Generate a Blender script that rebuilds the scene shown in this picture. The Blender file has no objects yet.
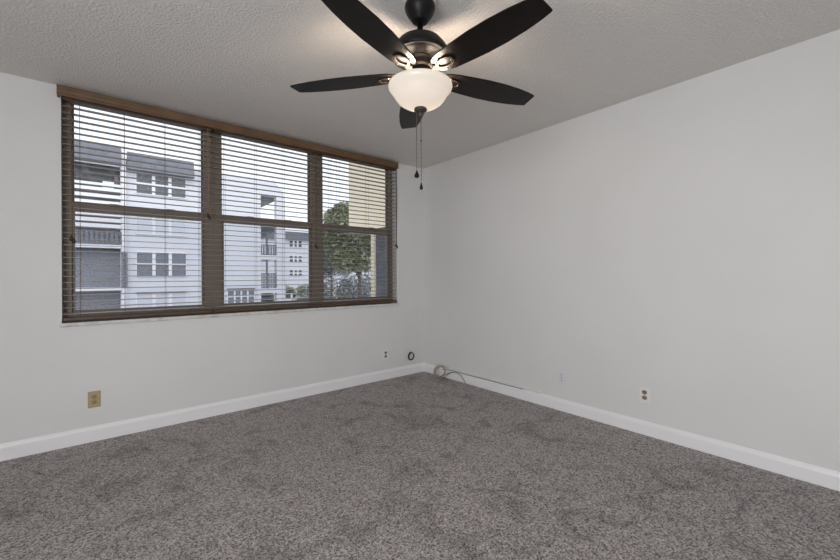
import bpy, bmesh, math, random
from mathutils import Vector, Matrix

random.seed(7)
S = bpy.context.scene
COL = S.collection
R = math.radians
PI = math.pi

# ------------------------------------------------------------------ camera
YAW, ROLL, FPX = 0.694314, 0.004688, 384.98
CAM = Vector((-3.0096, -3.5423, 1.1468))
cd = bpy.data.cameras.new('camera')
co = bpy.data.objects.new('camera', cd)
COL.objects.link(co)
fw = Vector((math.sin(YAW), math.cos(YAW), 0))
r0 = Vector((math.cos(YAW), -math.sin(YAW), 0))
up0 = Vector((0, 0, 1))
right = r0 * math.cos(ROLL) - up0 * math.sin(ROLL)
up = r0 * math.sin(ROLL) + up0 * math.cos(ROLL)
M4 = Matrix(((right.x, up.x, -fw.x, CAM.x), (right.y, up.y, -fw.y, CAM.y), (right.z, up.z, -fw.z, CAM.z), (0, 0, 0, 1)))
co.matrix_world = M4
cd.sensor_width = 36
cd.lens = FPX / 840 * 36
cd.shift_y = -4.0 / 840
cd.clip_start = 0.02
cd.clip_end = 400
S.camera = co

# ------------------------------------------------------------------ world, lights, exposure
w = bpy.data.worlds.new('overcast_sky')
S.world = w
w.use_nodes = True
bgn = w.node_tree.nodes['Background']
bgn.inputs['Color'].default_value = (0.93, 0.96, 1.0, 1)
bgn.inputs['Strength'].default_value = 1.36

def area(name, loc, target, sx, sy, power, col):
    l = bpy.data.lights.new(name, 'AREA')
    l.shape = 'RECTANGLE'; l.size = sx; l.size_y = sy
    l.energy = power; l.color = col
    o = bpy.data.objects.new(name, l)
    COL.objects.link(o)
    o.location = loc
    o.rotation_euler = (Vector(target) - Vector(loc)).to_track_quat('-Z', 'Y').to_euler()
    return o
area('room_fill_light', (-4.30, -3.75, 1.15), (0.0, -1.7, 0.85), 1.5, 1.5, 68, (0.97, 0.98, 1.0))  # unseen fill panel added beside the camera to brighten walls and floor

sl = bpy.data.lights.new('facade_fill_sun', 'SUN'); sl.energy = 1.15; sl.angle = R(40); sl.color = (0.97, 0.98, 1.0)  # soft sun added to brighten the facades outside under the overcast sky
so_ = bpy.data.objects.new('facade_fill_sun', sl); COL.objects.link(so_)
so_.rotation_euler = Vector((0.35, 0.80, -0.62)).to_track_quat('-Z', 'Y').to_euler()

S.view_settings.view_transform = 'Standard'
S.view_settings.look = 'None'
S.view_settings.exposure = 0.0
S.view_settings.gamma = 1.0
S.view_settings.use_curve_mapping = False
S.cycles.max_bounces = 10
S.cycles.diffuse_bounces = 5
S.cycles.transparent_max_bounces = 16
S.cycles.caustics_reflective = False
S.cycles.caustics_refractive = False
S.cycles.use_denoising = True

# ------------------------------------------------------------------ materials
def mat(name, col, rough=0.6, metal=0.0, spec=0.5, noise=None, bump=None, emit=None):
    """noise=(scale, detail, colour2, lo, hi)  bump=(scale, detail, strength, distance)"""
    m = bpy.data.materials.new(name); m.use_nodes = True
    nt = m.node_tree; b = nt.nodes['Principled BSDF']
    b.inputs['Base Color'].default_value = (*col, 1)
    b.inputs['Roughness'].default_value = rough
    b.inputs['Metallic'].default_value = metal
    b.inputs['Specular IOR Level'].default_value = spec
    if noise or bump:
        tc = nt.nodes.new('ShaderNodeTexCoord')
    if noise:
        n = nt.nodes.new('ShaderNodeTexNoise'); n.inputs['Scale'].default_value = noise[0]; n.inputs['Detail'].default_value = noise[1]
        rp = nt.nodes.new('ShaderNodeValToRGB')
        rp.color_ramp.elements[0].position = noise[3]; rp.color_ramp.elements[0].color = (*col, 1)
        rp.color_ramp.elements[1].position = noise[4]; rp.color_ramp.elements[1].color = (*noise[2], 1)
        nt.links.new(tc.outputs['Object'], n.inputs['Vector'])
        nt.links.new(n.outputs['Fac'], rp.inputs['Fac'])
        nt.links.new(rp.outputs['Color'], b.inputs['Base Color'])
    if bump:
        n2 = nt.nodes.new('ShaderNodeTexNoise'); n2.inputs['Scale'].default_value = bump[0]; n2.inputs['Detail'].default_value = bump[1]
        bp = nt.nodes.new('ShaderNodeBump'); bp.inputs['Strength'].default_value = bump[2]; bp.inputs['Distance'].default_value = bump[3]
        nt.links.new(tc.outputs['Object'], n2.inputs['Vector'])
        nt.links.new(n2.outputs['Fac'], bp.inputs['Height'])
        nt.links.new(bp.outputs['Normal'], b.inputs['Normal'])
    if emit:
        b.inputs['Emission Color'].default_value = (*emit[0], 1)
        b.inputs['Emission Strength'].default_value = emit[1]
    return m

M_WALL = mat('wall_paint', (0.775, 0.775, 0.768), 0.65, bump=(60, 4, 0.08, 0.003), noise=(1.6, 2, (0.745, 0.745, 0.738), 0.35, 0.75))
M_TRIM = mat('trim_paint', (0.90, 0.90, 0.915), 0.35, bump=(25, 2, 0.04, 0.002))
M_DOOR = mat('door_paint', (0.8, 0.8, 0.79), 0.4)
M_SILL = mat('sill_marble', (0.68, 0.68, 0.66), 0.35, noise=(14, 5, (0.5, 0.5, 0.49), 0.45, 0.7))

def ceiling_mat():
    m = mat('textured_ceiling_paint', (0.79, 0.765, 0.735), 0.8)
    nt = m.node_tree; b = nt.nodes['Principled BSDF']
    tc = nt.nodes.new('ShaderNodeTexCoord')
    a = nt.nodes.new('ShaderNodeTexNoise'); a.inputs['Scale'].default_value = 75; a.inputs['Detail'].default_value = 4; a.inputs['Roughness'].default_value = 0.55
    v = nt.nodes.new('ShaderNodeTexVoronoi'); v.inputs['Scale'].default_value = 55
    rp = nt.nodes.new('ShaderNodeValToRGB'); rp.color_ramp.elements[0].position = .42; rp.color_ramp.elements[1].position = .62
    mx = nt.nodes.new('ShaderNodeMath'); mx.operation = 'MULTIPLY_ADD'; mx.inputs[1].default_value = -0.35
    bp = nt.nodes.new('ShaderNodeBump'); bp.inputs['Strength'].default_value = 0.75; bp.inputs['Distance'].default_value = 0.006
    L = nt.links.new
    L(tc.outputs['Object'], a.inputs['Vector']); L(tc.outputs['Object'], v.inputs['Vector'])
    L(a.outputs['Fac'], rp.inputs['Fac']); L(v.outputs['Distance'], mx.inputs[0]); L(rp.outputs['Color'], mx.inputs[2])
    L(mx.outputs[0], bp.inputs['Height']); L(bp.outputs['Normal'], b.inputs['Normal'])
    return m
M_CEIL = ceiling_mat()

def carpet_mat():
    m = mat('grey_carpet', (0.2, 0.18, 0.175), 0.95, spec=0.1)
    nt = m.node_tree; b = nt.nodes['Principled BSDF']; L = nt.links.new
    N = nt.nodes.new
    tc = N('ShaderNodeTexCoord')
    def noise(sc, det, ro=0.5):
        n = N('ShaderNodeTexNoise'); n.inputs['Scale'].default_value = sc; n.inputs['Detail'].default_value = det; n.inputs['Roughness'].default_value = ro
        L(tc.outputs['Object'], n.inputs['Vector']); return n
    def ramp(a, ca, c, cc):
        r = N('ShaderNodeValToRGB'); r.color_ramp.elements[0].position = a; r.color_ramp.elements[0].color = (*ca, 1)
        r.color_ramp.elements[1].position = c; r.color_ramp.elements[1].color = (*cc, 1); return r
    def cells(sc):
        v = N('ShaderNodeTexVoronoi'); v.inputs['Scale'].default_value = sc
        L(tc.outputs['Object'], v.inputs['Vector']); sp = N('ShaderNodeSeparateColor'); L(v.outputs['Color'], sp.inputs[0]); return sp
    v1 = cells(240); v2 = cells(135)
    ad = N('ShaderNodeMath'); ad.operation = 'MULTIPLY_ADD'; ad.inputs[1].default_value = 0.55
    sc2 = N('ShaderNodeMath'); sc2.operation = 'MULTIPLY'; sc2.inputs[1].default_value = 0.45
    L(v2.outputs[0], sc2.inputs[0]); L(v1.outputs[0], ad.inputs[0]); L(sc2.outputs[0], ad.inputs[2])
    fr = ramp(.16, (0.07, 0.060, 0.059), .84, (0.68, 0.62, 0.613)); L(ad.outputs[0], fr.inputs['Fac'])
    pile_shade = noise(4.2, 8, 0.62); pile_shade.inputs['Distortion'].default_value = 0.8; br = ramp(.36, (0.50, 0.49, 0.48), .49, (1, 1, 1)); L(pile_shade.outputs['Fac'], br.inputs['Fac'])  # mottle: shading of the pile painted into the colour as darker patches
    mx = N('ShaderNodeMix'); mx.data_type = 'RGBA'; mx.blend_type = 'MULTIPLY'; mx.inputs['Factor'].default_value = 0.62
    L(fr.outputs['Color'], mx.inputs[6]); L(br.outputs['Color'], mx.inputs[7])
    L(mx.outputs[2], b.inputs['Base Color'])
    f2 = noise(60, 5, 0.8)
    bp = N('ShaderNodeBump'); bp.inputs['Strength'].default_value = 0.9; bp.inputs['Distance'].default_value = 0.01
    L(f2.outputs['Fac'], bp.inputs['Height']); L(bp.outputs['Normal'], b.inputs['Normal'])
    b.inputs['Sheen Weight'].default_value = 0.15
    return m
M_CARPET = carpet_mat()

M_FRAME = mat('bronze_window_frame', (0.22, 0.188, 0.158), 0.45, bump=(40, 2, 0.05, 0.002))
M_SLAT = mat('brown_slat', (0.36, 0.305, 0.255), 0.33, noise=(30, 3, (0.30, 0.25, 0.205), 0.4, 0.7))
M_VAL = mat('brown_valance_wood', (0.165, 0.094, 0.048), 0.5, noise=(9, 6, (0.115, 0.064, 0.032), 0.35, 0.75))
M_RAIL = mat('dark_brown_rail', (0.10, 0.058, 0.033), 0.45, noise=(18, 4, (0.075, 0.042, 0.024), 0.4, 0.7))
M_CORD = mat('tan_cord', (0.30, 0.22, 0.15), 0.8)
M_CORDD = mat('brown_cord', (0.16, 0.10, 0.065), 0.8)
M_TASSEL = mat('dark_tassel', (0.05, 0.022, 0.014), 0.5)

def glass_mat(name, tint, refl=0.06):
    m = bpy.data.materials.new(name); m.use_nodes = True
    nt = m.node_tree; nt.nodes.clear()
    out = nt.nodes.new('ShaderNodeOutputMaterial'); t = nt.nodes.new('ShaderNodeBsdfTransparent'); g = nt.nodes.new('ShaderNodeBsdfGlossy')
    fr = nt.nodes.new('ShaderNodeFresnel'); fr.inputs['IOR'].default_value = 1.45
    mx = nt.nodes.new('ShaderNodeMixShader')
    t.inputs['Color'].default_value = (*tint, 1); g.inputs['Roughness'].default_value = 0.01
    nt.links.new(fr.outputs[0], mx.inputs[0]); nt.links.new(t.outputs[0], mx.inputs[1]); nt.links.new(g.outputs[0], mx.inputs[2])
    nt.links.new(mx.outputs[0], out.inputs[0])
    return m
M_GLASS = glass_mat('clear_window_glass', (0.97, 0.98, 0.99))
M_GLASS2 = glass_mat('screened_window_glass', (0.84, 0.855, 0.88))

M_BLACK = mat('matte_black_metal', (0.006, 0.0055, 0.0055), 0.42, metal=0.0, spec=0.22, bump=(80, 2, 0.03, 0.001))
M_BRONZE = mat('oiled_bronze_metal', (0.038, 0.027, 0.020), 0.5, metal=0.1, noise=(25, 3, (0.045, 0.03, 0.02), 0.4, 0.7))
M_IRON = mat('dark_iron_bracket', (0.020, 0.015, 0.012), 0.55, spec=0.25)
M_BLADE = mat('espresso_blade_wood', (0.006, 0.0042, 0.0035), 0.36, spec=0.2, noise=(22, 6, (0.010, 0.0065, 0.005), 0.4, 0.7))
M_CHAIN = mat('dull_chain_metal', (0.16, 0.14, 0.12), 0.45, metal=0.8)
M_WHITE = mat('white_plastic', (0.82, 0.82, 0.80), 0.4)
M_COOLW = mat('cool_white_plastic', (0.74, 0.74, 0.80), 0.4)
M_ALM = mat('aged_almond_plastic', (0.47, 0.385, 0.22), 0.4, noise=(60, 2, (0.42, 0.335, 0.185), 0.4, 0.7))
M_ALM2 = mat('tan_plastic', (0.36, 0.27, 0.13), 0.4)
M_BRNP = mat('brown_plastic', (0.27, 0.20, 0.14), 0.45)
M_SLOT = mat('dark_slot', (0.01, 0.009, 0.008), 0.6)
M_CABLE = mat('black_cable', (0.02, 0.018, 0.017), 0.5)
M_BEIGEC = mat('beige_cable', (0.42, 0.35, 0.26), 0.6)

def bowl_mat():
    m = bpy.data.materials.new('frosted_bowl_glass'); m.use_nodes = True
    nt = m.node_tree; nt.nodes.clear(); N = nt.nodes.new; L = nt.links.new
    out = N('ShaderNodeOutputMaterial'); t = N('ShaderNodeBsdfTranslucent'); d = N('ShaderNodeBsdfDiffuse'); g = N('ShaderNodeBsdfGlossy'); e = N('ShaderNodeEmission')
    t.inputs['Color'].default_value = (0.085, 0.080, 0.073, 1); d.inputs['Color'].default_value = (0.62, 0.60, 0.57, 1)
    g.inputs['Roughness'].default_value = 0.25; e.inputs['Color'].default_value = (1, 0.87, 0.74, 1); e.inputs['Strength'].default_value = 0.50
    m1 = N('ShaderNodeMixShader'); m1.inputs[0].default_value = 0.5
    m2 = N('ShaderNodeMixShader'); m2.inputs[0].default_value = 0.04
    ad = N('ShaderNodeAddShader')
    L(t.outputs[0], m1.inputs[1]); L(d.outputs[0], m1.inputs[2]); L(m1.outputs[0], m2.inputs[1]); L(g.outputs[0], m2.inputs[2])
    L(m2.outputs[0], ad.inputs[0]); L(e.outputs[0], ad.inputs[1]); L(ad.outputs[0], out.inputs[0])
    return m
M_BOWL = bowl_mat()

# outdoors
M_STUC = mat('white_stucco', (0.74, 0.745, 0.79), 0.85, bump=(8, 4, 0.1, 0.02))
M_STUC2 = mat('soft_white_stucco', (0.66, 0.67, 0.73), 0.85)
M_MANS = mat('grey_roof_panel', (0.20, 0.21, 0.245), 0.8, noise=(2.5, 4, (0.16, 0.17, 0.20), 0.4, 0.65))
M_PANE = mat('grey_pane', (0.17, 0.185, 0.21), 0.3, noise=(9, 5, (0.085, 0.095, 0.115), 0.42, 0.6))
M_PANED = mat('dark_speckled_screen', (0.30, 0.31, 0.36), 0.6, noise=(20.0, 3, (0.055, 0.06, 0.075), 0.44, 0.6))
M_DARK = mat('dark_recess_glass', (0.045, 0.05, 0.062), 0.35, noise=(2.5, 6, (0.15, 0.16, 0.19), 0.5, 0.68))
M_WTRIM = mat('white_trim_outdoor', (0.85, 0.85, 0.88), 0.6)
M_SOFF = mat('soffit_grey', (0.16, 0.18, 0.20), 0.8)
M_RED = mat('dull_red_panel', (0.20, 0.13, 0.14), 0.7)
M_BEIGE = mat('beige_stucco', (0.71, 0.62, 0.48), 0.85, bump=(14, 4, 0.1, 0.01))
M_DKPAN = mat('slate_screen_panel', (0.052, 0.062, 0.08), 0.5, noise=(4, 5, (0.10, 0.11, 0.13), 0.45, 0.7))
M_ASPH = mat('pale_parking_paving', (0.40, 0.40, 0.41), 0.9, noise=(0.3, 4, (0.30, 0.30, 0.31), 0.4, 0.65))
M_LEAF = mat('hazed_green_leaves', (0.17, 0.21, 0.10), 0.6, noise=(0.9, 3, (0.38, 0.40, 0.26), 0.4, 0.65))  # tones lightened to put the haze of distance into the leaf colour
M_LEAFB = mat('hazed_blue_green_leaves', (0.17, 0.20, 0.19), 0.6, noise=(1.2, 3, (0.42, 0.46, 0.46), 0.4, 0.65))  # paled for haze as well, in the colour itself
M_BARK = mat('tree_bark', (0.12, 0.09, 0.07), 0.9)
M_TIRE = mat('tyre_rubber', (0.02, 0.02, 0.02), 0.8)
M_CGLASS = mat('car_glass', (0.03, 0.035, 0.04), 0.1)
M_CW = mat('white_car_paint', (0.75, 0.76, 0.78), 0.25)
M_CG = mat('silver_car_paint', (0.35, 0.37, 0.40), 0.25, metal=0.3)
M_CD = mat('dark_car_paint', (0.05, 0.055, 0.07), 0.25)

# ------------------------------------------------------------------ helpers
def obj(name, bm, m, parent=None, smooth=False, bevel=0):
    me = bpy.data.meshes.new(name)
    bmesh.ops.recalc_face_normals(bm, faces=bm.faces)
    bm.to_mesh(me); bm.free()
    if smooth:
        for p in me.polygons: p.use_smooth = True
    me.materials.append(m)
    o = bpy.data.objects.new(name, me); COL.objects.link(o)
    if parent is not None: o.parent = parent
    if bevel:
        b = o.modifiers.new('Bevel', 'BEVEL'); b.width = bevel; b.segments = 2; b.limit_method = 'ANGLE'
    return o

def thing(name, label, cat, loc=(0, 0, 0), rz=0, group=None):
    o = bpy.data.objects.new(name, None); COL.objects.link(o)
    o.empty_display_size = 0.05
    o.location = loc; o.rotation_euler = (0, 0, rz)
    o['label'] = label; o['category'] = cat
    if group: o['group'] = group
    return o

def tag(o, label, cat, group=None):
    o['label'] = label; o['category'] = cat
    if group: o['group'] = group
    return o

def struct(o, label=None):
    o['kind'] = 'structure'
    if label: o['label'] = label; o['category'] = o.name.split('_')[0].split('.')[0]
    return o

def box(bm, x0, x1, y0, y1, z0, z1):
    vs = [bm.verts.new(c) for c in ((x0, y0, z0), (x1, y0, z0), (x1, y1, z0), (x0, y1, z0), (x0, y0, z1), (x1, y0, z1), (x1, y1, z1), (x0, y1, z1))]
    for f in ((0, 3, 2, 1), (4, 5, 6, 7), (0, 1, 5, 4), (1, 2, 6, 5), (2, 3, 7, 6), (3, 0, 4, 7)):
        bm.faces.new([vs[i] for i in f])
    return bm
def bx(*a):
    return box(bmesh.new(), *a)

def lathe(prof, seg=48, bm=None, c=(0, 0, 0), cap=True):
    bm = bm or bmesh.new()
    rings = []
    for r, z in prof:
        if r < 1e-6: rings.append([bm.verts.new((c[0], c[1], c[2] + z))])
        else: rings.append([bm.verts.new((c[0] + r * math.cos(2 * PI * i / seg), c[1] + r * math.sin(2 * PI * i / seg), c[2] + z)) for i in range(seg)])
    for a, b in zip(rings, rings[1:]):
        for i in range(seg):
            j = (i + 1) % seg
            q = [a[i % len(a)], a[j % len(a)], b[j % len(b)], b[i % len(b)]]
            u = []
            for v in q:
                if v not in u: u.append(v)
            if len(u) > 2: bm.faces.new(u)
    if cap:
        for rg in (rings[0], rings[-1]):
            if len(rg) > 2:
                try: bm.faces.new(rg)
                except ValueError: pass
    return bm

def tube(pts, rad, seg=8, bm=None, closed=False):
    bm = bm or bmesh.new()
    pts = [Vector(p) for p in pts]; n = len(pts); rings = []
    nrm = None
    for i, p in enumerate(pts):
        if closed: t = pts[(i + 1) % n] - pts[i - 1]
        else: t = pts[min(i + 1, n - 1)] - pts[max(i - 1, 0)]
        t.normalize()
        if nrm is None:
            nrm = t.orthogonal().normalized()
        nrm = (nrm - t * nrm.dot(t)).normalized()
        b = t.cross(nrm)
        rr = rad[i] if isinstance(rad, (list, tuple)) else rad
        rings.append([bm.verts.new(p + (nrm * math.cos(2 * PI * k / seg) + b * math.sin(2 * PI * k / seg)) * rr) for k in range(seg)])
    for i in range(n if closed else n - 1):
        a, b = rings[i], rings[(i + 1) % n]
        for k in range(seg):
            bm.faces.new([a[k], a[(k + 1) % seg], b[(k + 1) % seg], b[k]])
    if not closed:
        bm.faces.new(rings[0]); bm.faces.new(rings[-1])
    return bm

def prism(outline, z0, z1, bm=None, holes=None):
    """extrude an xy outline between z0 and z1"""
    bm = bm or bmesh.new()
    a = [bm.verts.new((x, y, z0)) for x, y in outline]; b = [bm.verts.new((x, y, z1)) for x, y in outline]
    n = len(a)
    bm.faces.new(a); bm.faces.new(b)
    for i in range(n): bm.faces.new([a[i], a[(i + 1) % n], b[(i + 1) % n], b[i]])
    return bm

def xform(bm, m):
    bmesh.ops.transform(bm, matrix=m, verts=bm.verts); return bm

def smooth_path(pts, sub=8):
    out = []; P = [Vector(p) for p in pts]
    for i in range(len(P) - 1):
        p0 = P[max(i - 1, 0)]; p1 = P[i]; p2 = P[i + 1]; p3 = P[min(i + 2, len(P) - 1)]
        for k in range(sub):
            t = k / sub
            out.append(0.5 * ((2 * p1) + (p2 - p0) * t + (2 * p0 - 5 * p1 + 4 * p2 - p3) * t * t + (3 * p1 - p0 - 3 * p2 + p3) * t ** 3))
    out.append(P[-1]); return out

# ------------------------------------------------------------------ room shell
H = 2.44
XL, YB, WT = -4.6, -4.6, 0.2
OX0, OX1, OZ0, OZ1 = -3.205, -0.40, 0.84, 2.412
struct(obj('floor', bx(XL - WT, WT, YB - WT, WT, -0.12, 0), M_CARPET), 'grey speckled cut-pile carpet covering the whole room')
struct(obj('ceiling', bx(XL - WT, WT, YB - WT, WT, H, H + 0.15), M_CEIL), 'white rough-textured ceiling above the fan')
bm = bmesh.new()
box(bm, XL - WT, OX0, 0, WT, 0, H); box(bm, OX1, WT, 0, WT, 0, H)
box(bm, OX0, OX1, 0, WT, 0, OZ0 - 0.026); box(bm, OX0, OX1, 0, WT, OZ1, H)
struct(obj('wall_front', bm, M_WALL), 'white wall holding the wide window')
struct(obj('wall_right', bx(0, WT, YB - WT, 0, 0, H), M_WALL), 'plain white wall on the right')
struct(obj('wall_left', bx(XL - WT, XL, YB - WT, 0, 0, H), M_WALL), 'white wall on the left')
DX0, DX1 = -2.0, -1.18
bm = bmesh.new()
box(bm, XL, DX0, YB - WT, YB, 0, H); box(bm, DX1, 0, YB - WT, YB, 0, H); box(bm, DX0, DX1, YB - WT, YB, 2.04, H)
struct(obj('wall_back', bm, M_WALL), 'white wall with the door behind the viewer')
d1 = thing('door_1', 'closed white door in the back wall', 'door', (0, 0, 0)); d1['kind'] = 'structure'
bm = bx(DX0 + 0.02, DX1 - 0.02, YB - 0.06, YB - 0.02, 0.01, 2.02)
obj('door_slab', bm, M_DOOR, d1, bevel=0.003)
bm = bmesh.new()
box(bm, DX0 - 0.06, DX0, YB, YB + 0.015, 0, 2.10); box(bm, DX1, DX1 + 0.06, YB, YB + 0.015, 0, 2.10); box(bm, DX0, DX1, YB, YB + 0.015, 2.04, 2.10)
obj('door_casing', bm, M_TRIM, d1)
kb = lathe([(0.0, 0.0), (0.024, 0.0), (0.024, 0.006), (0.01, 0.01), (0.01, 0.03), (0.026, 0.04), (0.026, 0.055), (0.0, 0.06)], 24)
xform(kb, Matrix.Translation((DX0 + 0.09, YB - 0.02, 0.96)) @ Matrix.Rotation(-PI / 2, 4, 'X'))
obj('door_knob', kb, M_CHAIN, d1, smooth=True)

def baseboard(name, a, b, inward, h, label):
    """profile swept from a to b: square face, then a rounded cap leaning back to the wall"""
    a = Vector(a); b = Vector(b); n = Vector(inward)
    t = 0.013
    prof = [(0, 0), (t, 0), (t, h - 0.026), (t * 0.85, h - 0.018), (t * 0.5, h - 0.008), (t * 0.38, h), (0, h)]
    bm = bmesh.new()
    rings = []
    for p in (a, b):
        rings.append([bm.verts.new(p + n * q[0] + Vector((0, 0, q[1]))) for q in prof])
    k = len(prof)
    for i in range(k): bm.faces.new([rings[0][i], rings[0][(i + 1) % k], rings[1][(i + 1) % k], rings[1][i]])
    bm.faces.new(rings[0]); bm.faces.new(rings[1])
    o = obj(name, bm, M_TRIM)
    struct(o); o['label'] = label; o['category'] = 'baseboard'
    return o
baseboard('baseboard_front', (XL, 0, 0), (0, 0, 0), (0, -1, 0), 0.106, 'white baseboard under the window wall')
baseboard('baseboard_right', (0, YB, 0), (0, -0.013, 0), (-1, 0, 0), 0.098, 'white baseboard along the right wall')
baseboard('baseboard_left', (XL, YB, 0), (XL, -0.013, 0), (1, 0, 0), 0.104, 'white baseboard along the left wall')
baseboard('baseboard_back', (DX1 + 0.06, YB, 0), (-0.013, YB, 0), (0, 1, 0), 0.104, 'white baseboard beside the back door')

# sill of the window
struct(obj('trim_1', bx(OX0 - 0.012, OX1 + 0.012, -0.022, 0.10, OZ0 - 0.026, OZ0), M_SILL, bevel=0.004), 'thin pale marble sill under the blinds')

# ------------------------------------------------------------------ windows
FY0, FY1 = 0.088, 0.172
PX = [(-3.205, -2.285, -3.145, -2.345), (-2.285, -1.3275, -2.186, -1.396), (-1.3275, -0.40, -1.254, -0.446)]
ZB, ZT, ZR0, ZR1 = 0.915, 2.386, 1.617, 1.684
def window(n, o0, o1, g0, g1, label):
    t = thing('window_%d' % n, label, 'window'); t['kind'] = 'structure'
    bm = bmesh.new()
    box(bm, o0, g0 - 0.012, FY0, FY1, OZ0, OZ1); box(bm, g1 + 0.012, o1, FY0, FY1, OZ0, OZ1)
    box(bm, g0 - 0.012, g1 + 0.012, FY0, FY1, OZ0, ZB - 0.02); box(bm, g0 - 0.012, g1 + 0.012, FY0, FY1, ZT + 0.012, OZ1)
    # stepped stops on the jambs, as on aluminium single-hung frames
    for x in (g0 - 0.012, g1 + 0.004):
        box(bm, x, x + 0.008, FY0 + 0.046, FY0 + 0.054, ZB - 0.02, ZT + 0.012)
    obj('frame', bm, M_FRAME, t, bevel=0.002)
    u = bmesh.new(); y0, y1 = 0.148, 0.166
    box(u, g0 - 0.012, g0, y0, y1, ZR0 + 0.02, ZT + 0.012); box(u, g1, g1 + 0.012, y0, y1, ZR0 + 0.02, ZT + 0.012)
    box(u, g0, g1, y0, y1, ZT, ZT + 0.012); box(u, g0, g1, y0, y1, ZR0 + 0.02, ZR1 - 0.004)
    us = obj('upper_sash', u, M_FRAME, t)
    obj('pane', bx(g0, g1, 0.156, 0.159, ZR1 - 0.004, ZT), M_GLASS, us)
    l = bmesh.new(); y0, y1 = 0.106, 0.134
    box(l, g0 - 0.012, g0 + 0.004, y0, y1, ZB - 0.02, ZR1); box(l, g1 - 0.004, g1 + 0.012, y0, y1, ZB - 0.02, ZR1)
    box(l, g0 + 0.004, g1 - 0.004, y0, y1, ZR0, ZR1); box(l, g0 + 0.004, g1 - 0.004, y0, y1, ZB - 0.02, ZB)
    ls = obj('lower_sash', l, M_FRAME, t, bevel=0.0015)
    obj('pane', bx(g0 + 0.004, g1 - 0.004, 0.118, 0.121, ZB, ZR0), M_GLASS2, ls)
    for f in (0.28, 0.72):
        x = g0 + (g1 - g0) * f
        obj('sash_latch', bx(x - 0.03, x + 0.03, 0.094, 0.107, ZR1 - 0.012, ZR1 + 0.006), M_FRAME, ls, bevel=0.003)
    return t
window(1, *PX[0], 'left bronze-framed sash window behind the widest view of white flats')
window(2, *PX[1], 'middle bronze-framed sash window')
window(3, *PX[2], 'right bronze-framed sash window looking onto trees and a beige wall')

# ------------------------------------------------------------------ blinds
def slats_mesh(x0, x1, ztop, n, pitch):
    bm = bmesh.new()
    y0, y1 = -0.007, 0.042
    for k in range(n):
        z = ztop - k * pitch
        top = []; bot = []
        for i in range(7):
            f = i / 6; y = y0 + (y1 - y0) * f
            c = 0.0016 * (1 - (2 * f - 1) ** 2) + 0.0022 * (f - 0.5)
            top.append((y, z + c + 0.0016)); bot.append((y, z + c - 0.0016))
        pr = top + bot[::-1]
        A = [bm.verts.new((x0, *q)) for q in pr]; B = [bm.verts.new((x1, *q)) for q in pr]
        m = len(pr)
        for i in range(m): bm.faces.new([A[i], A[(i + 1) % m], B[(i + 1) % m], B[i]])
        bm.faces.new(A); bm.faces.new(B)
    return bm

def tassel(x, y, z, s, parent):
    bm = lathe([(0.0, 0.016), (0.003, 0.015), (0.0045, 0.008), (0.0085, -0.002), (0.009, -0.012), (0.006, -0.02), (0.0, -0.021)], 16)
    bmesh.ops.scale(bm, vec=(s, s, s), verts=bm.verts)
    xform(bm, Matrix.Translation((x, y, z)))
    return obj('tassel', bm, M_TASSEL, parent, smooth=True)

SL_TOP, SL_N, SL_P = 2.312, 34, 0.0428
def blind(x0, x1, ladders, cords, label):
    t = thing('window_blind', label, 'blind', (0, 0, 0), 0, 'slatted blinds across the window')
    obj('head_rail', bx(x0, x1, -0.012, 0.046, 2.352, 2.400), M_RAIL, t, bevel=0.002)
    obj('slats', slats_mesh(x0, x1, SL_TOP, SL_N, SL_P), M_SLAT, t)
    obj('bottom_rail', bx(x0, x1, -0.010, 0.044, 0.853, 0.874), M_RAIL, t, bevel=0.003)
    for x in ladders:
        bm = bmesh.new()
        for y in (-0.0105, 0.0445):
            tube([(x, y, 2.352), (x, y, 0.862)], 0.0011, 5, bm)
        for k in range(SL_N):
            z = SL_TOP - k * SL_P - 0.003
            tube([(x, -0.0105, z), (x, 0.0445, z)], 0.0006, 4, bm)
        obj('ladder_cord', bm, M_CORDD, t)
    for x, zb, m in cords:
        bm = bmesh.new()
        for dx in (-0.005, 0.005):
            tube(smooth_path([(x + dx, -0.014, 2.36), (x + dx * 1.2, -0.019, 2.1), (x + dx * .4, -0.018, zb + 0.25), (x, -0.018, zb + 0.012)], 5), 0.0026, 6, bm)
        c = obj('pull_cord', bm, m, t)
        tassel(x - 0.006, -0.018, zb, 1.15, c); tassel(x + 0.008, -0.018, zb - 0.02, 1.0, c)
    return t
blind(-3.199, -2.291, (-3.111, -2.866, -2.616, -2.385), ((-3.150, 1.42, M_CORDD), (-2.322, 1.655, M_CORD)), 'leftmost of the three brown slatted blinds, the widest in view')
blind(-2.281, -1.3325, (-2.195, -1.942, -1.694, -1.43), ((-1.385, 1.45, M_CORDD),), 'middle one of the three brown slatted blinds')
blind(-1.3235, -0.410, (-1.225, -1.132, -0.786, -0.50), ((-0.418, 1.50, M_TASSEL),), 'rightmost of the three brown slatted blinds, in front of the beige outside wall and tree')

v = thing('blind_valance', 'long brown wooden valance board capping all three blinds below the ceiling', 'valance')
bm = bmesh.new()
prof = [(-0.062, 2.354), (-0.074, 2.354), (-0.077, 2.360), (-0.074, 2.370), (-0.077, 2.388), (-0.078, 2.404), (-0.081, 2.409), (-0.081, 2.417), (-0.062, 2.417)]
A = [bm.verts.new((-3.222, *q)) for q in prof]; B = [bm.verts.new((-0.434, *q)) for q in prof]
for i in range(len(prof)):
    j = (i + 1) % len(prof); bm.faces.new([A[i], A[j], B[j], B[i]])
bm.faces.new(A); bm.faces.new(B)
obj('front_board', bm, M_VAL, v)
for x in (-3.222, -0.446):
    obj('end_return', bx(x, x + 0.012, -0.062, -0.013, 2.355, 2.417), M_VAL, v)
clip = bx(-1.83, -1.80, -0.086, -0.060, 2.345, 2.358)
obj('valance_clip', clip, M_TASSEL, v)

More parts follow.
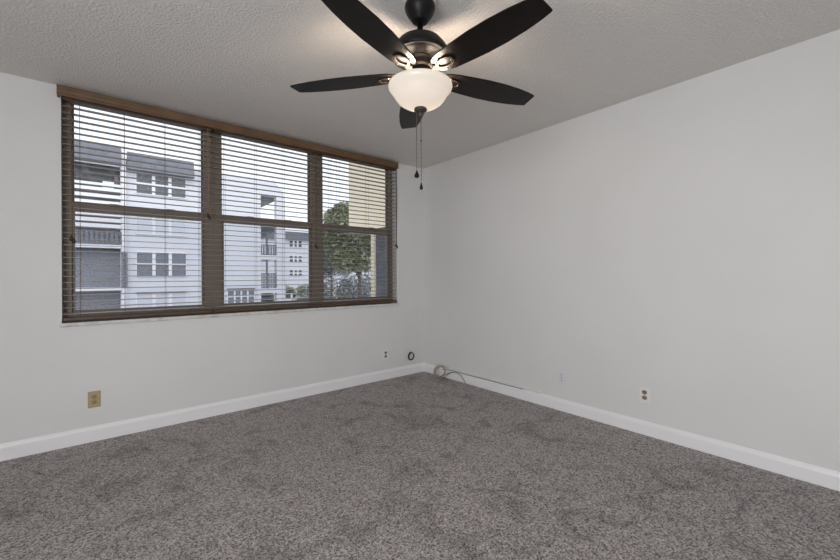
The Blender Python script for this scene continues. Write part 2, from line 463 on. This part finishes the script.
# ------------------------------------------------------------------ ceiling fan
FX, FYY = -1.8663, -2.1781
fan = thing('ceiling_fan', 'black five-blade ceiling fan with a lit frosted glass bowl and two pull chains', 'ceiling fan', (FX, FYY, 0))
F = lambda n, b, m, par=fan, sm=True, bev=0: obj(n, b, m, par, smooth=sm, bevel=bev)
F('ceiling_collar', lathe([(0.0, 2.4395), (0.072, 2.4395), (0.074, 2.402), (0.0, 2.402)], 48), M_WHITE, sm=False)
F('canopy', lathe([(0.0, 2.404), (0.060, 2.404), (0.068, 2.398), (0.0705, 2.389), (0.0705, 2.380), (0.067, 2.368), (0.059, 2.352), (0.049, 2.338), (0.041, 2.329), (0.037, 2.322), (0.029, 2.316), (0.0, 2.314)], 48), M_BLACK)
F('downrod', lathe([(0.0, 2.31), (0.0135, 2.31), (0.0135, 2.275), (0.022, 2.272), (0.022, 2.255), (0.0, 2.255)], 24), M_BLACK)
F('motor_housing', lathe([(0.0, 2.252), (0.03, 2.252), (0.068, 2.243), (0.100, 2.224), (0.124, 2.194), (0.133, 2.172), (0.134, 2.163), (0.130, 2.155), (0.122, 2.153), (0.108, 2.158), (0.090, 2.154), (0.074, 2.148), (0.066, 2.142), (0.0, 2.142)], 64), M_BLACK)
F('vent_collar', lathe([(0.0, 2.146), (0.060, 2.146), (0.066, 2.142), (0.066, 2.137), (0.061, 2.134), (0.061, 2.112), (0.065, 2.108), (0.065, 2.102), (0.056, 2.098), (0.0, 2.098)], 64), M_BRONZE)
bm = bmesh.new()
for i in range(10):
    a = 2 * PI * i / 10
    b2 = bx(-0.0135, 0.0135, 0.0575, 0.0620, 2.119, 2.127)
    xform(b2, Matrix.Rotation(a, 4, 'Z'))
    me = bpy.data.meshes.new('t'); b2.to_mesh(me); b2.free(); bm.from_mesh(me); bpy.data.meshes.remove(me)
F('vent_slots', bm, M_SLOT, sm=False)
F('flywheel', lathe([(0.0, 2.100), (0.048, 2.100), (0.054, 2.094), (0.054, 2.072), (0.048, 2.062), (0.0, 2.062)], 48), M_BLACK)
F('switch_housing', lathe([(0.0, 2.064), (0.04, 2.064), (0.046, 2.058), (0.046, 2.03), (0.056, 2.024), (0.062, 2.016), (0.0, 2.016)], 48), M_BRONZE)

BZ, BANG, BPITCH, BR = 2.075, -15.32, 0.13586, 0.634
def blade_outline():
    # x along the radius, y across; paddle widest past the middle, tip cut straight
    up_ = [(0.098, 0.024), (0.108, 0.041), (0.13, 0.052), (0.17, 0.061), (0.25, 0.068), (0.34, 0.0735), (0.43, 0.073), (0.52, 0.066), (0.585, 0.056), (0.627, 0.0465), (0.635, 0.0435), (0.6365, 0.039)]
    dn = [(x, -y) for x, y in up_]
    dn[-3:] = [(0.624, -0.0465), (0.631, -0.0435), (0.6325, -0.039)]
    return up_ + dn[::-1]
def iron_mesh():
    bm = bmesh.new()
    # open teardrop loop lying just under the blade
    n = 28; z0, z1 = -0.010, -0.0045
    out = []; inn = []
    for i in range(n):
        a = 2 * PI * i / n
        cx = 0.155
        rx, ry = 0.052, 0.036
        k = 0.62 + 0.38 * (1 + math.cos(a)) / 2 if False else 1.0
        x = math.cos(a); y = math.sin(a)
        taper = 0.68 + 0.32 * (x + 1) / 2
        out.append((cx + rx * x, ry * y * taper)); inn.append((cx + 0.003 + (rx - 0.017) * x, (ry - 0.013) * y * taper))
    V = [[bm.verts.new((*p, z)) for p in L] for L, z in ((out, z0), (inn, z0), (out, z1), (inn, z1))]
    for i in range(n):
        j = (i + 1) % n
        bm.faces.new([V[0][i], V[0][j], V[1][j], V[1][i]]); bm.faces.new([V[2][i], V[3][i], V[3][j], V[2][j]])
        bm.faces.new([V[0][i], V[2][i], V[2][j], V[0][j]]); bm.faces.new([V[1][i], V[1][j], V[3][j], V[3][i]])
    # neck from flywheel to the loop, rising and widening
    secs = [(0.048, 0.016, -0.009, 0.008), (0.072, 0.013, -0.014, 0.008), (0.090, 0.014, -0.015, 0.007), (0.108, 0.020, -0.010, 0.006)]
    rs = []
    for x, hw, z, th in secs:
        rs.append([bm.verts.new((x, -hw, z)), bm.verts.new((x, hw, z)), bm.verts.new((x, hw, z + th)), bm.verts.new((x, -hw, z + th))])
    for a, b in zip(rs, rs[1:]):
        for i in range(4): bm.faces.new([a[i], a[(i + 1) % 4], b[(i + 1) % 4], b[i]])
    bm.faces.new(rs[0]); bm.faces.new(rs[-1])
    return bm
blade0 = None
for k in range(5):
    a = R(BANG + 72 * k)
    mrot = Matrix.Translation((0, 0, BZ)) @ Matrix.Rotation(a, 4, 'Z')
    mp = mrot @ Matrix.Rotation(-BPITCH, 4, 'X')
    if blade0 is None:
        blade0 = obj('blade', prism(blade_outline(), -0.003, 0.003), M_BLADE, fan, bevel=0.0015)
        iron0 = obj('blade_iron', iron_mesh(), M_IRON, fan, bevel=0.0015)
        scr0 = []
        for sx, sy in ((0.198, 0.0), (0.145, 0.0315), (0.145, -0.0315)):
            scr0.append(obj('screw', lathe([(0.0, -0.0135), (0.003, -0.0128), (0.0045, -0.010), (0.0045, -0.008), (0.0, -0.008)], 12, None, (sx, sy, 0)), M_CHAIN, iron0, smooth=True))
        b_, i_ = blade0, iron0
    else:
        b_ = blade0.copy(); COL.objects.link(b_); b_.parent = fan
        i_ = iron0.copy(); COL.objects.link(i_); i_.parent = fan
        for q in scr0:
            s_ = q.copy(); COL.objects.link(s_); s_.parent = i_
    b_.matrix_local = mp; i_.matrix_local = mp

F('glass_bowl', lathe([(0.124, 2.034), (0.138, 2.033), (0.1455, 2.028), (0.1475, 2.020), (0.1455, 2.011), (0.139, 2.002), (0.131, 1.994), (0.1245, 1.984), (0.115, 1.968), (0.100, 1.950), (0.080, 1.937), (0.055, 1.927), (0.030, 1.921), (0.010, 1.919)], 72, cap=False), M_BOWL).modifiers.new('Solidify', 'SOLIDIFY').thickness = 0.003
F('finial', lathe([(0.0, 1.924), (0.028, 1.921), (0.031, 1.916), (0.030, 1.911), (0.022, 1.904), (0.013, 1.899), (0.010, 1.893), (0.012, 1.888), (0.008, 1.880), (0.0, 1.878)], 32), M_BRONZE)
cu = r0
for dx, zb, s, nm in ((-0.0180, 1.636, 1.0, 'disc'), (0.0020, 1.578, 0.9, 'drop')):
    px, py = cu.x * dx, cu.y * dx
    bm = bmesh.new()
    z = 1.905
    n = int((z - zb) / 0.006)
    for i in range(n):
        lathe([(0.0, 0.0019), (0.0021, 0.0012), (0.0026, 0), (0.0021, -0.0012), (0.0, -0.0019)], 6, bm, (px, py, z - i * 0.006))
    tube([(px, py, z), (px, py, zb)], 0.0009, 5, bm)
    ch = F('pull_chain', bm, M_CHAIN)
    if nm == 'disc':
        pr = [(0.0, 0.002), (0.003, 0.0), (0.006, -0.012), (0.0125, -0.025), (0.0155, -0.034), (0.0135, -0.041), (0.007, -0.045), (0.0, -0.045)]
    else:
        pr = [(0.0, 0.003), (0.003, 0.0), (0.0045, -0.010), (0.0085, -0.022), (0.0105, -0.030), (0.0095, -0.037), (0.005, -0.041), (0.0, -0.041)]
        lk = lathe([(0.0, 0.006), (0.003, 0.004), (0.004, 0), (0.003, -0.004), (0.0, -0.006)], 10, None, (px, py, 1.772))
        F('chain_link', lk, M_CHAIN, ch)
    pr = [(a * 0.76, b * 0.78) for a, b in pr]
    F('pull_knob', lathe(pr, 20, None, (px, py, zb)), M_BLACK, ch)
for ff, rr in ((0.034, 0.040), (0.034, -0.040)):
    pl = bpy.data.lights.new('fan_bulb', 'POINT'); pl.energy = 21.0; pl.color = (1.0, 0.80, 0.62); pl.shadow_soft_size = 0.045
    po = bpy.data.objects.new('fan_bulb', pl); COL.objects.link(po)
    po.location = Vector((FX, FYY, 1.962)) + fw * ff + r0 * rr

# ------------------------------------------------------------------ outlets and wall plates
def plate(t, w, h, m, th=0.005):
    return obj('cover_plate', bx(-w / 2, w / 2, -th, 0, -h / 2, h / 2), m, t, bevel=0.0025)
def duplex(name, label, loc, rz, mp, ms, scale=1.0, group='power outlets low on the walls'):
    t = thing(name, label, 'outlet', loc, rz, group)
    plate(t, 0.070 * scale, 0.114 * scale, mp)
    for s in (-1, 1):
        n = 20; ol = []
        for i in range(n):
            a = 2 * PI * i / n
            ol.append((0.0165 * math.cos(a), max(-0.0135, min(0.0135, 0.0165 * math.sin(a)))))
        bm = prism(ol, 0, 0.0025)
        xform(bm, Matrix.Translation((0, -0.005, s * 0.0195)) @ Matrix.Rotation(PI / 2, 4, 'X'))
        so = obj('socket', bm, ms, t)
        bm = bmesh.new()
        for dx in (-0.0062, 0.0062):
            box(bm, dx - 0.0013, dx + 0.0013, -0.0082, -0.0072, s * 0.0195 + 0.0005, s * 0.0195 + 0.0085)
        b3 = lathe([(0.0, 0), (0.0026, 0), (0.0026, 0.001), (0.0, 0.001)], 12)
        xform(b3, Matrix.Translation((0, -0.0072, s * 0.0195 - 0.0065)) @ Matrix.Rotation(PI / 2, 4, 'X'))
        me = bpy.data.meshes.new('t'); b3.to_mesh(me); b3.free(); bm.from_mesh(me); bpy.data.meshes.remove(me)
        obj('slots', bm, M_SLOT, so)
    b4 = lathe([(0.0, 0.0015), (0.0025, 0.001), (0.003, 0), (0.0, 0)], 12)
    xform(b4, Matrix.Translation((0, -0.0052, 0)) @ Matrix.Rotation(PI / 2, 4, 'X'))
    obj('screw', b4, M_CHAIN, t)
    return t
duplex('power_outlet', 'aged almond power outlet low on the white wall under the left blind', (-3.040, 0, 0.2925), 0, M_ALM, M_ALM2)
duplex('power_outlet', 'white power outlet with brown sockets under the right blind, beside the black cable coil', (-0.566, 0, 0.275), 0, M_WHITE, M_BRNP, 0.97)
duplex('power_outlet', 'white power outlet with brownish sockets on the right wall, nearest the viewer', (0, -2.447, 0.285), -PI / 2, M_WHITE, M_BRNP)
t = thing('cable_plate', 'cool white wall plate with three small jacks in a column above the right baseboard', 'wall plate', (0, -1.80, 0.277), -PI / 2)
plate(t, 0.068, 0.110, M_COOLW)
for z in (0.028, 0.006, -0.020):
    b = lathe([(0.0, 0.002), (0.0035, 0.002), (0.0042, 0), (0.0, 0)], 14)
    xform(b, Matrix.Translation((0, -0.005, z)) @ Matrix.Rotation(PI / 2, 4, 'X'))
    obj('jack', b, M_SLOT, t)

# coil of black cable poking from the wall
def coil(name, label, centre, ax_u, ax_v, ax_n, r, turns, wire, mt, jitter, cat='cable'):
    pts = []
    u = Vector(ax_u); v_ = Vector(ax_v); n = Vector(ax_n); c = Vector(centre)
    N = turns * 28
    for i in range(N):
        a = 2 * PI * i / 28 + 1.3
        rr = r + jitter * math.sin(a * 0.37 + i * 0.021) - wire * 0.4 * (i // 28)
        pts.append(c + u * rr * math.cos(a) + v_ * rr * math.sin(a) + n * (i / N * wire * 2.2 * turns * 0.6))
    return pts
pts = coil('', '', (-0.216, -0.012, 0.212), (0.86, 0, 0.18), (-0.12, 0, 1), (0, -1, 0), 0.042, 3, 0.0042, None, 0.003)
pts = [Vector((-0.216, 0.0, 0.256)), Vector((-0.214, -0.008, 0.258))] + pts
bm = tube(pts, 0.0042, 8)
tag(obj('cable_coil', bm, M_CABLE, smooth=True), 'small coil of black cable sticking out of the window wall near the corner', 'cable')
# round beige coil leaning on the baseboard, turned to the room
cdir = Vector((-0.45, -0.89, 0)).normalized()
cu2 = Vector((0.89, -0.45, 0)).normalized()
pts = coil('', '', (-0.085, -0.362, 0.079), cu2, (0.05, 0, 1), cdir, 0.062, 5, 0.0055, None, 0.002)
bm = tube(pts, 0.0058, 8)
tag(obj('cable_coil', bm, M_BEIGEC, smooth=True), 'round beige cable coil standing on the carpet against the right baseboard', 'cable')
# white raceway on top of the right baseboard, with the black cable it carries
ra = thing('cable_raceway', 'slim white cable raceway on the wall just above the right baseboard', 'raceway')
obj('channel', bx(-0.016, -0.0005, -1.585, -0.44, 0.1035, 0.122), M_WHITE, ra, bevel=0.002)
obj('end_cap', bx(-0.019, -0.0005, -1.605, -1.580, 0.098, 0.125), M_WHITE, ra, bevel=0.003)
pts = smooth_path([(-0.075, -0.40, 0.105), (-0.03, -0.45, 0.100), (-0.0200, -0.55, 0.0995), (-0.0200, -0.9, 0.0990), (-0.0190, -1.25, 0.0995), (-0.0180, -1.42, 0.1005)], 6)
tag(obj('loose_cable', tube(pts, 0.0022, 8), M_CABLE, smooth=True), 'thin black cable running along the top of the right baseboard under the raceway', 'cable', 'loose black cables by the corner')
pts = smooth_path([(-0.085, -0.42, 0.006), (-0.055, -0.45, 0.045), (-0.030, -0.50, 0.082), (-0.026, -0.57, 0.090), (-0.028, -0.64, 0.075), (-0.034, -0.69, 0.035), (-0.04, -0.72, 0.005)], 6)
tag(obj('loose_cable', tube(pts, 0.0027, 8), M_CABLE, smooth=True), 'thin dark cable arching off the carpet in front of the right baseboard', 'cable', 'loose black cables by the corner')
pts = smooth_path([(-0.105, -0.40, 0.025), (-0.075, -0.43, 0.048), (-0.045, -0.49, 0.078), (-0.032, -0.54, 0.0905)], 6)
tag(obj('loose_cable', tube(pts, 0.0030, 8), M_CABLE, smooth=True), 'short black cable reaching from the beige coil up to the baseboard top', 'cable', 'loose black cables by the corner')

# ------------------------------------------------------------------ outdoors
GZ = -2.3
go = obj('ground', bx(-60, 120, 0.3, 140, GZ - 0.2, GZ), M_ASPH)
struct(go, 'pale paved parking ground outside the window')

def rect_window(parent, x0, x1, y, z0, z1, cols, rows, pane, name='window', fr=0.09, bar=0.09):
    """white frame grid standing proud of the wall, one pane slab behind it"""
    bm = bmesh.new()
    box(bm, x0 - fr, x0, y - 0.10, y, z0 - fr, z1 + fr); box(bm, x1, x1 + fr, y - 0.10, y, z0 - fr, z1 + fr)
    box(bm, x0, x1, y - 0.10, y, z1, z1 + fr); box(bm, x0, x1, y - 0.10, y, z0 - fr, z0)
    for c in range(1, cols):
        x = x0 + (x1 - x0) * c / cols; box(bm, x - bar, x + bar, y - 0.10, y, z0, z1)
    for r_ in range(1, rows):
        z = z0 + (z1 - z0) * r_ / rows
        for c in range(cols):
            a = x0 + (x1 - x0) * c / cols + (bar if c else 0); b = x0 + (x1 - x0) * (c + 1) / cols - (bar if c < cols - 1 else 0)
            box(bm, a, b, y - 0.10, y, z - bar * 0.6, z + bar * 0.6)
    o = obj(name, bm, M_WTRIM, parent)
    obj('pane', bx(x0, x1, y - 0.05, y - 0.01, z0, z1), pane, o)
    return o

def railing(parent, x0, x1, y, z0, z1, n, mt, t=0.035):
    bm = bmesh.new()
    box(bm, x0, x1, y - 0.03, y + 0.03, z1 - 0.07, z1); box(bm, x0, x1, y - 0.03, y + 0.03, z0, z0 + 0.07)
    for i in range(n + 1):
        x = x0 + (x1 - x0) * i / n
        box(bm, x - t, x + t, y - 0.025, y + 0.025, z0 + 0.07, z1 - 0.07)
    return obj('railing', bm, mt, parent)

FA = 26.5
A_ = thing('apartment_building', 'white flats with grey roof panels and balconies, filling the left and middle windows', 'building')
bm = bmesh.new()
box(bm, -2.0, 6.38, FA, FA + 9, GZ, 8.52)                     # main block
box(bm, -14, -1.9, FA + 1.7, FA + 9, GZ, 9.0)                  # behind the balconies
box(bm, -14, -12.6, FA, FA + 1.7, GZ, 9.0)
box(bm, 6.38, 7.56, FA, FA + 3.0, 7.32, 8.40)
for z0, z1 in ((4.98, 5.5), (2.45, 2.8), (-0.1, 0.25)):
    box(bm, 6.38, 7.56, FA, FA + 3.0, z0, z1)
obj('wall', bm, M_STUC, A_)
# right edge pier with the rounded top corner
ol = [(7.56, GZ), (8.24, GZ), (8.24, 6.9), (8.20, 7.35), (8.05, 7.75), (7.80, 8.12), (7.56, 8.36)]
pr = prism(ol, 0, 0.5); xform(pr, Matrix.Translation((0, FA + 0.5, 0)) @ Matrix.Rotation(PI / 2, 4, 'X'))
obj('pier', pr, M_STUC, A_)
obj('pier', bx(-1.95, -1.74, FA - 0.25, FA, GZ, 9.05), M_WTRIM, A_)
for x0, x1, z0, z1 in ((-4.09 - 8.4, -1.97, 8.06, 9.12), (-1.68, 1.92, 7.82, 8.92)):
    bm = bmesh.new()
    q = [(FA - 0.55, z0), (FA - 0.25, z1), (FA + 0.2, z1), (FA + 0.2, z0)]
    Aq = [bm.verts.new((x0, *c)) for c in q]; Bq = [bm.verts.new((x1, *c)) for c in q]
    for i in range(4): bm.faces.new([Aq[i], Aq[(i + 1) % 4], Bq[(i + 1) % 4], Bq[i]])
    bm.faces.new(Aq); bm.faces.new(Bq)
    obj('roof_panel', bm, M_MANS, A_)
for z0, z1, pn in ((6.46, 7.72, M_PANE), (1.24, 2.72, M_PANED)):
    rect_window(A_, -1.20, 1.46, FA, z0, z1, 3, 2, pn, fr=0.05)
for z0, z1 in ((3.92, 5.05), (-1.2, 0.05)):
    rect_window(A_, -1.20, 1.46, FA, z0, z1, 3, 1, M_STUC2, 'shutter_window', fr=0.05)
obj('window_ledge', bx(-1.25, 1.5, FA - 0.16, FA, 0.11, 0.2), M_MANS, A_)
rect_window(A_, 4.05, 5.85, FA, -0.75, 0.18, 4, 2, M_PANED, fr=0.04, bar=0.05)
obj('window_ledge', bx(4.0, 5.9, FA - 0.16, FA, 0.22, 0.32), M_MANS, A_)
# balconies
for z, zt in ((5.30, 8.06), (2.95, 5.25), (0.38, 2.78), (-2.2, 0.2)):
    obj('balcony_slab', bx(-12.6, -1.96, FA - 0.2, FA + 1.7, z - 0.02, z + 0.17), M_WTRIM, A_)
for z0, z1 in ((6.75, 8.05), (0.55, 2.80), (-1.2, 0.28)):
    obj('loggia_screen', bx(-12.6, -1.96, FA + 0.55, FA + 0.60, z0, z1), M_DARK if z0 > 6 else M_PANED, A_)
obj('loggia_screen', bx(-12.6, -1.96, FA + 1.5, FA + 1.6, 3.2, 5.3), M_STUC2, A_)
obj('loggia_screen', bx(-1.99, -1.67, FA - 0.31, FA - 0.26, 0.55, 2.72), M_PANED, A_)
def louvre(x0, x1, y, zs, h):
    bm = bmesh.new()
    for z in zs: box(bm, x0, x1, y, y + 0.05, z, z + h)
    return bm
obj('louvre_rail', louvre(-12.6, -1.96, FA - 0.12, (5.55, 5.95, 6.35, 6.62), 0.20), M_WTRIM, A_)
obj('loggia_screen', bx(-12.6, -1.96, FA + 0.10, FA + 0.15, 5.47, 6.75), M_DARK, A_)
obj('louvre_rail', louvre(-12.6, -1.96, FA - 0.12, (4.15, 4.5, 4.85), 0.22), M_WTRIM, A_)
obj('upper_shade', bx(-12.6, -1.96, FA + 0.1, FA + 0.15, 4.1, 5.3), M_SOFF, A_)
railing(A_, -12.6, -1.96, FA - 0.1, 3.2, 3.95, 46, M_MANS, 0.06)
obj('air_unit', bx(-2.85, -2.3, FA - 0.1, FA + 0.4, 6.4, 7.0), M_WTRIM, A_, bevel=0.03)
obj('red_panel', bx(-2.28, -2.1, FA + 0.0, FA + 0.1, 6.3, 7.4), M_RED, A_)
# open stair bay on the right: sloping soffits, posts, railings
for z1 in (7.32, 4.98):
    q = [(6.40, z1), (7.54, z1), (7.54, z1 - 0.28), (6.40, z1 - 0.95)]
    p3 = prism(q, 0, 0.12); xform(p3, Matrix.Translation((0, FA + 0.6, 0)) @ Matrix.Rotation(PI / 2, 4, 'X'))
    obj('stair_soffit', p3, M_SOFF, A_)
obj('stair_post', bx(6.80, 6.92, FA + 0.1, FA + 0.22, 0.25, 4.5), M_SOFF, A_)
railing(A_, 6.42, 7.52, FA + 0.05, 2.8, 3.6, 6, M_MANS, 0.05)
railing(A_, 6.42, 7.52, FA + 0.05, 0.3, 0.62, 6, M_MANS, 0.05)
railing(A_, 6.42, 7.52, FA + 0.05, 0.66, 1.02, 6, M_MANS, 0.05)
railing(A_, 6.42, 7.52, FA + 0.05, 1.06, 1.42, 6, M_MANS, 0.05)

FB = 57.0
B_ = thing('apartment_building', 'distant white flats with small triple windows, at the right edge of the middle window', 'building')
obj('wall', bx(16.5, 40, FB, FB + 10, GZ, 7.6), M_STUC, B_)
obj('roof_panel', bx(16.3, 40.2, FB - 0.5, FB + 10.2, 7.1, 8.3), M_MANS, B_)
for z0, z1 in ((5.95, 6.9), (3.55, 4.45), (1.25, 2.2)):
    for x0 in (20.3, 26.5, 32.5):
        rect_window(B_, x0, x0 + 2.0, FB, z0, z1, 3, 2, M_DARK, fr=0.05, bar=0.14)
for x0 in (18.0, 23.6):
    obj('ground_opening', bx(x0, x0 + 1.8, FB - 0.06, FB, -1.6, -0.2), M_SOFF, B_)

# wing of the viewer's own building
W_ = thing('building_wing', 'beige outer wing with a slate screened porch below, seen through the right window', 'building')
bm = bmesh.new()
box(bm, 1.50, 5.5, 0.5, 4.48, 2.16, 5.6)
obj('upper_wall', bm, M_BEIGE, W_)
obj('post', bx(1.50, 1.54, 3.40, 3.53, GZ, 2.16), M_BEIGE, W_)
obj('porch_screen', bx(1.54, 1.57, 2.99, 3.39, GZ, 2.16), M_DKPAN, W_)
obj('mullion', bx(1.51, 1.58, 2.90, 2.99, GZ, 2.16), M_MANS, W_)
obj('porch_screen', bx(1.54, 1.57, 0.5, 2.90, GZ, 2.16), M_DKPAN, W_)

# trees and shrubs with leaf meshes
def leaf_cloud(blobs, n, size, rnd):
    bm = bmesh.new()
    for i in range(n):
        cx, cy, cz, rx, ry, rz = blobs[i % len(blobs)]
        while True:
            q = Vector((rnd.uniform(-1, 1), rnd.uniform(-1, 1), rnd.uniform(-1, 1)))
            if 0.25 < q.length < 1: break
        p = Vector((cx + q.x * rx, cy + q.y * ry, cz + q.z * rz))
        s = size * rnd.uniform(0.6, 1.4)
        e = Matrix.Rotation(rnd.uniform(0, 6.28), 3, 'Z') @ Matrix.Rotation(rnd.uniform(-1.2, 1.2), 3, 'X') @ Matrix.Rotation(rnd.uniform(0, 6.28), 3, 'Z')
        vs = [bm.verts.new(p + e @ Vector(c) * s) for c in ((-1, 0, 0), (-0.2, 0.5, 0.12), (1, 0, 0), (-0.2, -0.5, 0.12))]
        bm.faces.new(vs)
    return bm
def tree(name, label, cat, x, y, h, blobs, n, size, mt, seed, group=None, trunk=0.16):
    rnd = random.Random(seed)
    t = thing(name, label, cat, (x, y, GZ), 0, group)
    bm = tube([(0, 0, 0), (0.08, 0.02, h * 0.35), (-0.05, 0.05, h * 0.7)], [trunk, trunk * 0.75, trunk * 0.4], 8)
    for b in blobs[:6]:
        tube([(0, 0.02, h * 0.42), (b[0] * 0.5, b[1] * 0.5, (h * 0.5 + b[2]) / 2 + 0.2), (b[0] * 0.9, b[1] * 0.9, b[2])], [trunk * 0.5, trunk * 0.3, trunk * 0.12], 6, bm)
    obj('trunk', bm, M_BARK, t, smooth=True)
    obj('foliage', leaf_cloud(blobs, n, size, rnd), mt, t)
    return t
def along(px, dist):
    """ground point seen at image column px, dist metres ahead"""
    return Vector((CAM.x, CAM.y)) + (Vector((fw.x, fw.y)) + Vector((r0.x, r0.y)) * ((px - 420) / FPX)) * dist
a = along(359, 30)
tree('leafy_tree', 'tall green tree standing beside the beige wing, seen through the right window', 'tree', a.x, a.y, 8.0,
     [(0, 0, 7.2, 2.1, 1.9, 1.8), (-1.5, 0.5, 6.3, 1.3, 1.2, 1.6), (1.5, -0.4, 6.6, 1.5, 1.2, 1.7), (0.2, 0.2, 4.9, 2.0, 1.6, 1.2), (-1.3, -0.3, 4.7, 1.2, 1.2, 1.0), (-0.6, 0, 8.3, 1.7, 1.0, 0.9), (-1.7, 0, 7.6, 1.3, 1.0, 1.0)], 13000, 0.15, M_LEAF, 3)
a = along(331, 44)
tree('leafy_tree', 'hazy blue-green tree further back, left of the tall green tree', 'tree', a.x, a.y, 8.0,
     [(0, 0, 6.0, 1.8, 1.5, 1.7), (-0.9, 0, 4.7, 1.5, 1.2, 1.5), (1.6, 0, 5.2, 1.8, 1.4, 1.7), (0, 0, 7.4, 1.2, 1.0, 0.9)], 6500, 0.18, M_LEAFB, 5)
shr = ((286, 54, 2.3, 1.4, M_LEAF, 'low green shrub at the foot of the distant flats, left of its neighbour'),
       (306, 51, 2.6, 1.5, M_LEAF, 'low green shrub at the foot of the distant flats, beside the middle window post'),
       (318, 45, 3.2, 1.4, M_LEAFB, 'shrub half hidden by the post between the middle and right windows'),
       (338, 37, 4.1, 1.9, M_LEAFB, 'tall grey-green shrub below the hazy blue-green tree'),
       (353, 34.5, 4.0, 1.5, M_LEAFB, 'grey-green shrub behind the trunk of the tall green tree'),
       (373, 38, 4.2, 1.7, M_LEAFB, 'grey-green shrub beside the beige post of the near wing'))
for k, (px, d, h, w_, mt_, lb) in enumerate(shr):
    a = along(px, d)
    tree('round_shrub', lb, 'shrub', a.x, a.y, h, [(0, 0, h * 0.55, w_ * .8, 0.8, h * 0.42), (w_ * .5, 0, h * 0.5, w_ * .5, 0.7, h * 0.35), (-w_ * .5, 0, h * 0.55, w_ * .5, 0.7, h * 0.35)], 1500, 0.12, mt_, 20 + k, 'shrubs round the parking ground', trunk=0.05)

# parked cars
def car(label, x, y, rz, paint):
    t = thing('parked_car', label, 'car', (x, y, GZ), rz, 'cars parked outside')
    side = [(-2.15, 0.35), (-2.2, 0.62), (-2.05, 0.85), (-1.25, 0.93), (-0.65, 1.38), (-0.1, 1.47), (0.75, 1.43), (1.45, 1.02), (2.1, 0.95), (2.2, 0.7), (2.15, 0.35)]
    bm = bmesh.new(); rows = []
    for yy, s in ((-0.88, 0.0), (-0.80, 1.0), (0.80, 1.0), (0.88, 0.0)):
        rows.append([bm.verts.new((px, yy if pz < 1.0 else yy * 0.80, pz - (0.03 if s == 0 else 0))) for px, pz in side])
    k = len(side)
    for ra_, rb in zip(rows, rows[1:]):
        for i in range(k): bm.faces.new([ra_[i], ra_[(i + 1) % k], rb[(i + 1) % k], rb[i]])
    bm.faces.new(rows[0]); bm.faces.new(rows[-1])
    obj('body', bm, paint, t)
    bm = bmesh.new()
    for sy in (-1, 1):
        q = [(-1.0, 0.98), (-0.58, 1.33), (0.70, 1.37), (1.2, 1.04)]
        Aq = [bm.verts.new((c[0], sy * (0.885 if c[1] < 1.1 else 0.73), c[1])) for c in q]
        Bq = [bm.verts.new((c[0], sy * 0.6, c[1])) for c in q]
        for i in range(4): bm.faces.new([Aq[i], Aq[(i + 1) % 4], Bq[(i + 1) % 4], Bq[i]])
        bm.faces.new(Aq); bm.faces.new(Bq)
    obj('side_glass', bm, M_CGLASS, t)
    for xa, za, xb, zb, n_ in ((-1.22, 0.97, -0.70, 1.37, 'windscreen'), (1.42, 1.06, 0.82, 1.43, 'rear_glass')):
        s = -1 if xa < 0 else 1
        bm = bmesh.new()
        vs = [bm.verts.new(c) for c in ((xa, -0.66, za), (xa, 0.66, za), (xb, 0.58, zb), (xb, -0.58, zb), (xa + s * 0.03, -0.66, za + 0.03), (xa + s * 0.03, 0.66, za + 0.03), (xb + s * 0.03, 0.58, zb + 0.03), (xb + s * 0.03, -0.58, zb + 0.03))]
        for f in ((0, 1, 2, 3), (4, 7, 6, 5), (0, 4, 5, 1), (1, 5, 6, 2), (2, 6, 7, 3), (3, 7, 4, 0)): bm.faces.new([vs[i] for i in f])
        obj(n_, bm, M_CGLASS, t)
    for wx in (-1.35, 1.35):
        for wy in (-0.80, 0.80):
            b = lathe([(0.0, -0.1), (0.2, -0.1), (0.3, -0.09), (0.32, -0.05), (0.32, 0.05), (0.3, 0.09), (0.2, 0.1), (0.0, 0.1)], 20)
            xform(b, Matrix.Translation((wx, wy, 0.32)) @ Matrix.Rotation(PI / 2, 4, 'X'))
            obj('wheel', b, M_TIRE, t)
    return t
cars = [(233, 50, 1.2, M_CG, 'silver car parked furthest left, beyond the white flats'),
        (266, 50, 1.2, M_CD, 'dark car parked behind the open stair bay of the white flats'),
        (287, 46, 1.0, M_CW, 'white car parked below the distant flats, left of the middle window post'),
        (306, 38, 1.0, M_CD, 'dark car parked below the distant flats, next to the middle window post'),
        (327, 31, 0.9, M_CG, 'silver car seen low at the left of the right window'),
        (347, 25.3, 0.8, M_CW, 'white car parked in front of the tall green tree'),
        (371, 20.3, 0.8, M_CG, 'silver car parked next to the beige post of the near wing')]
for px, d, rz, pm, lb in cars:
    a = along(px, d)
    car(lb, a.x, a.y, rz, pm)
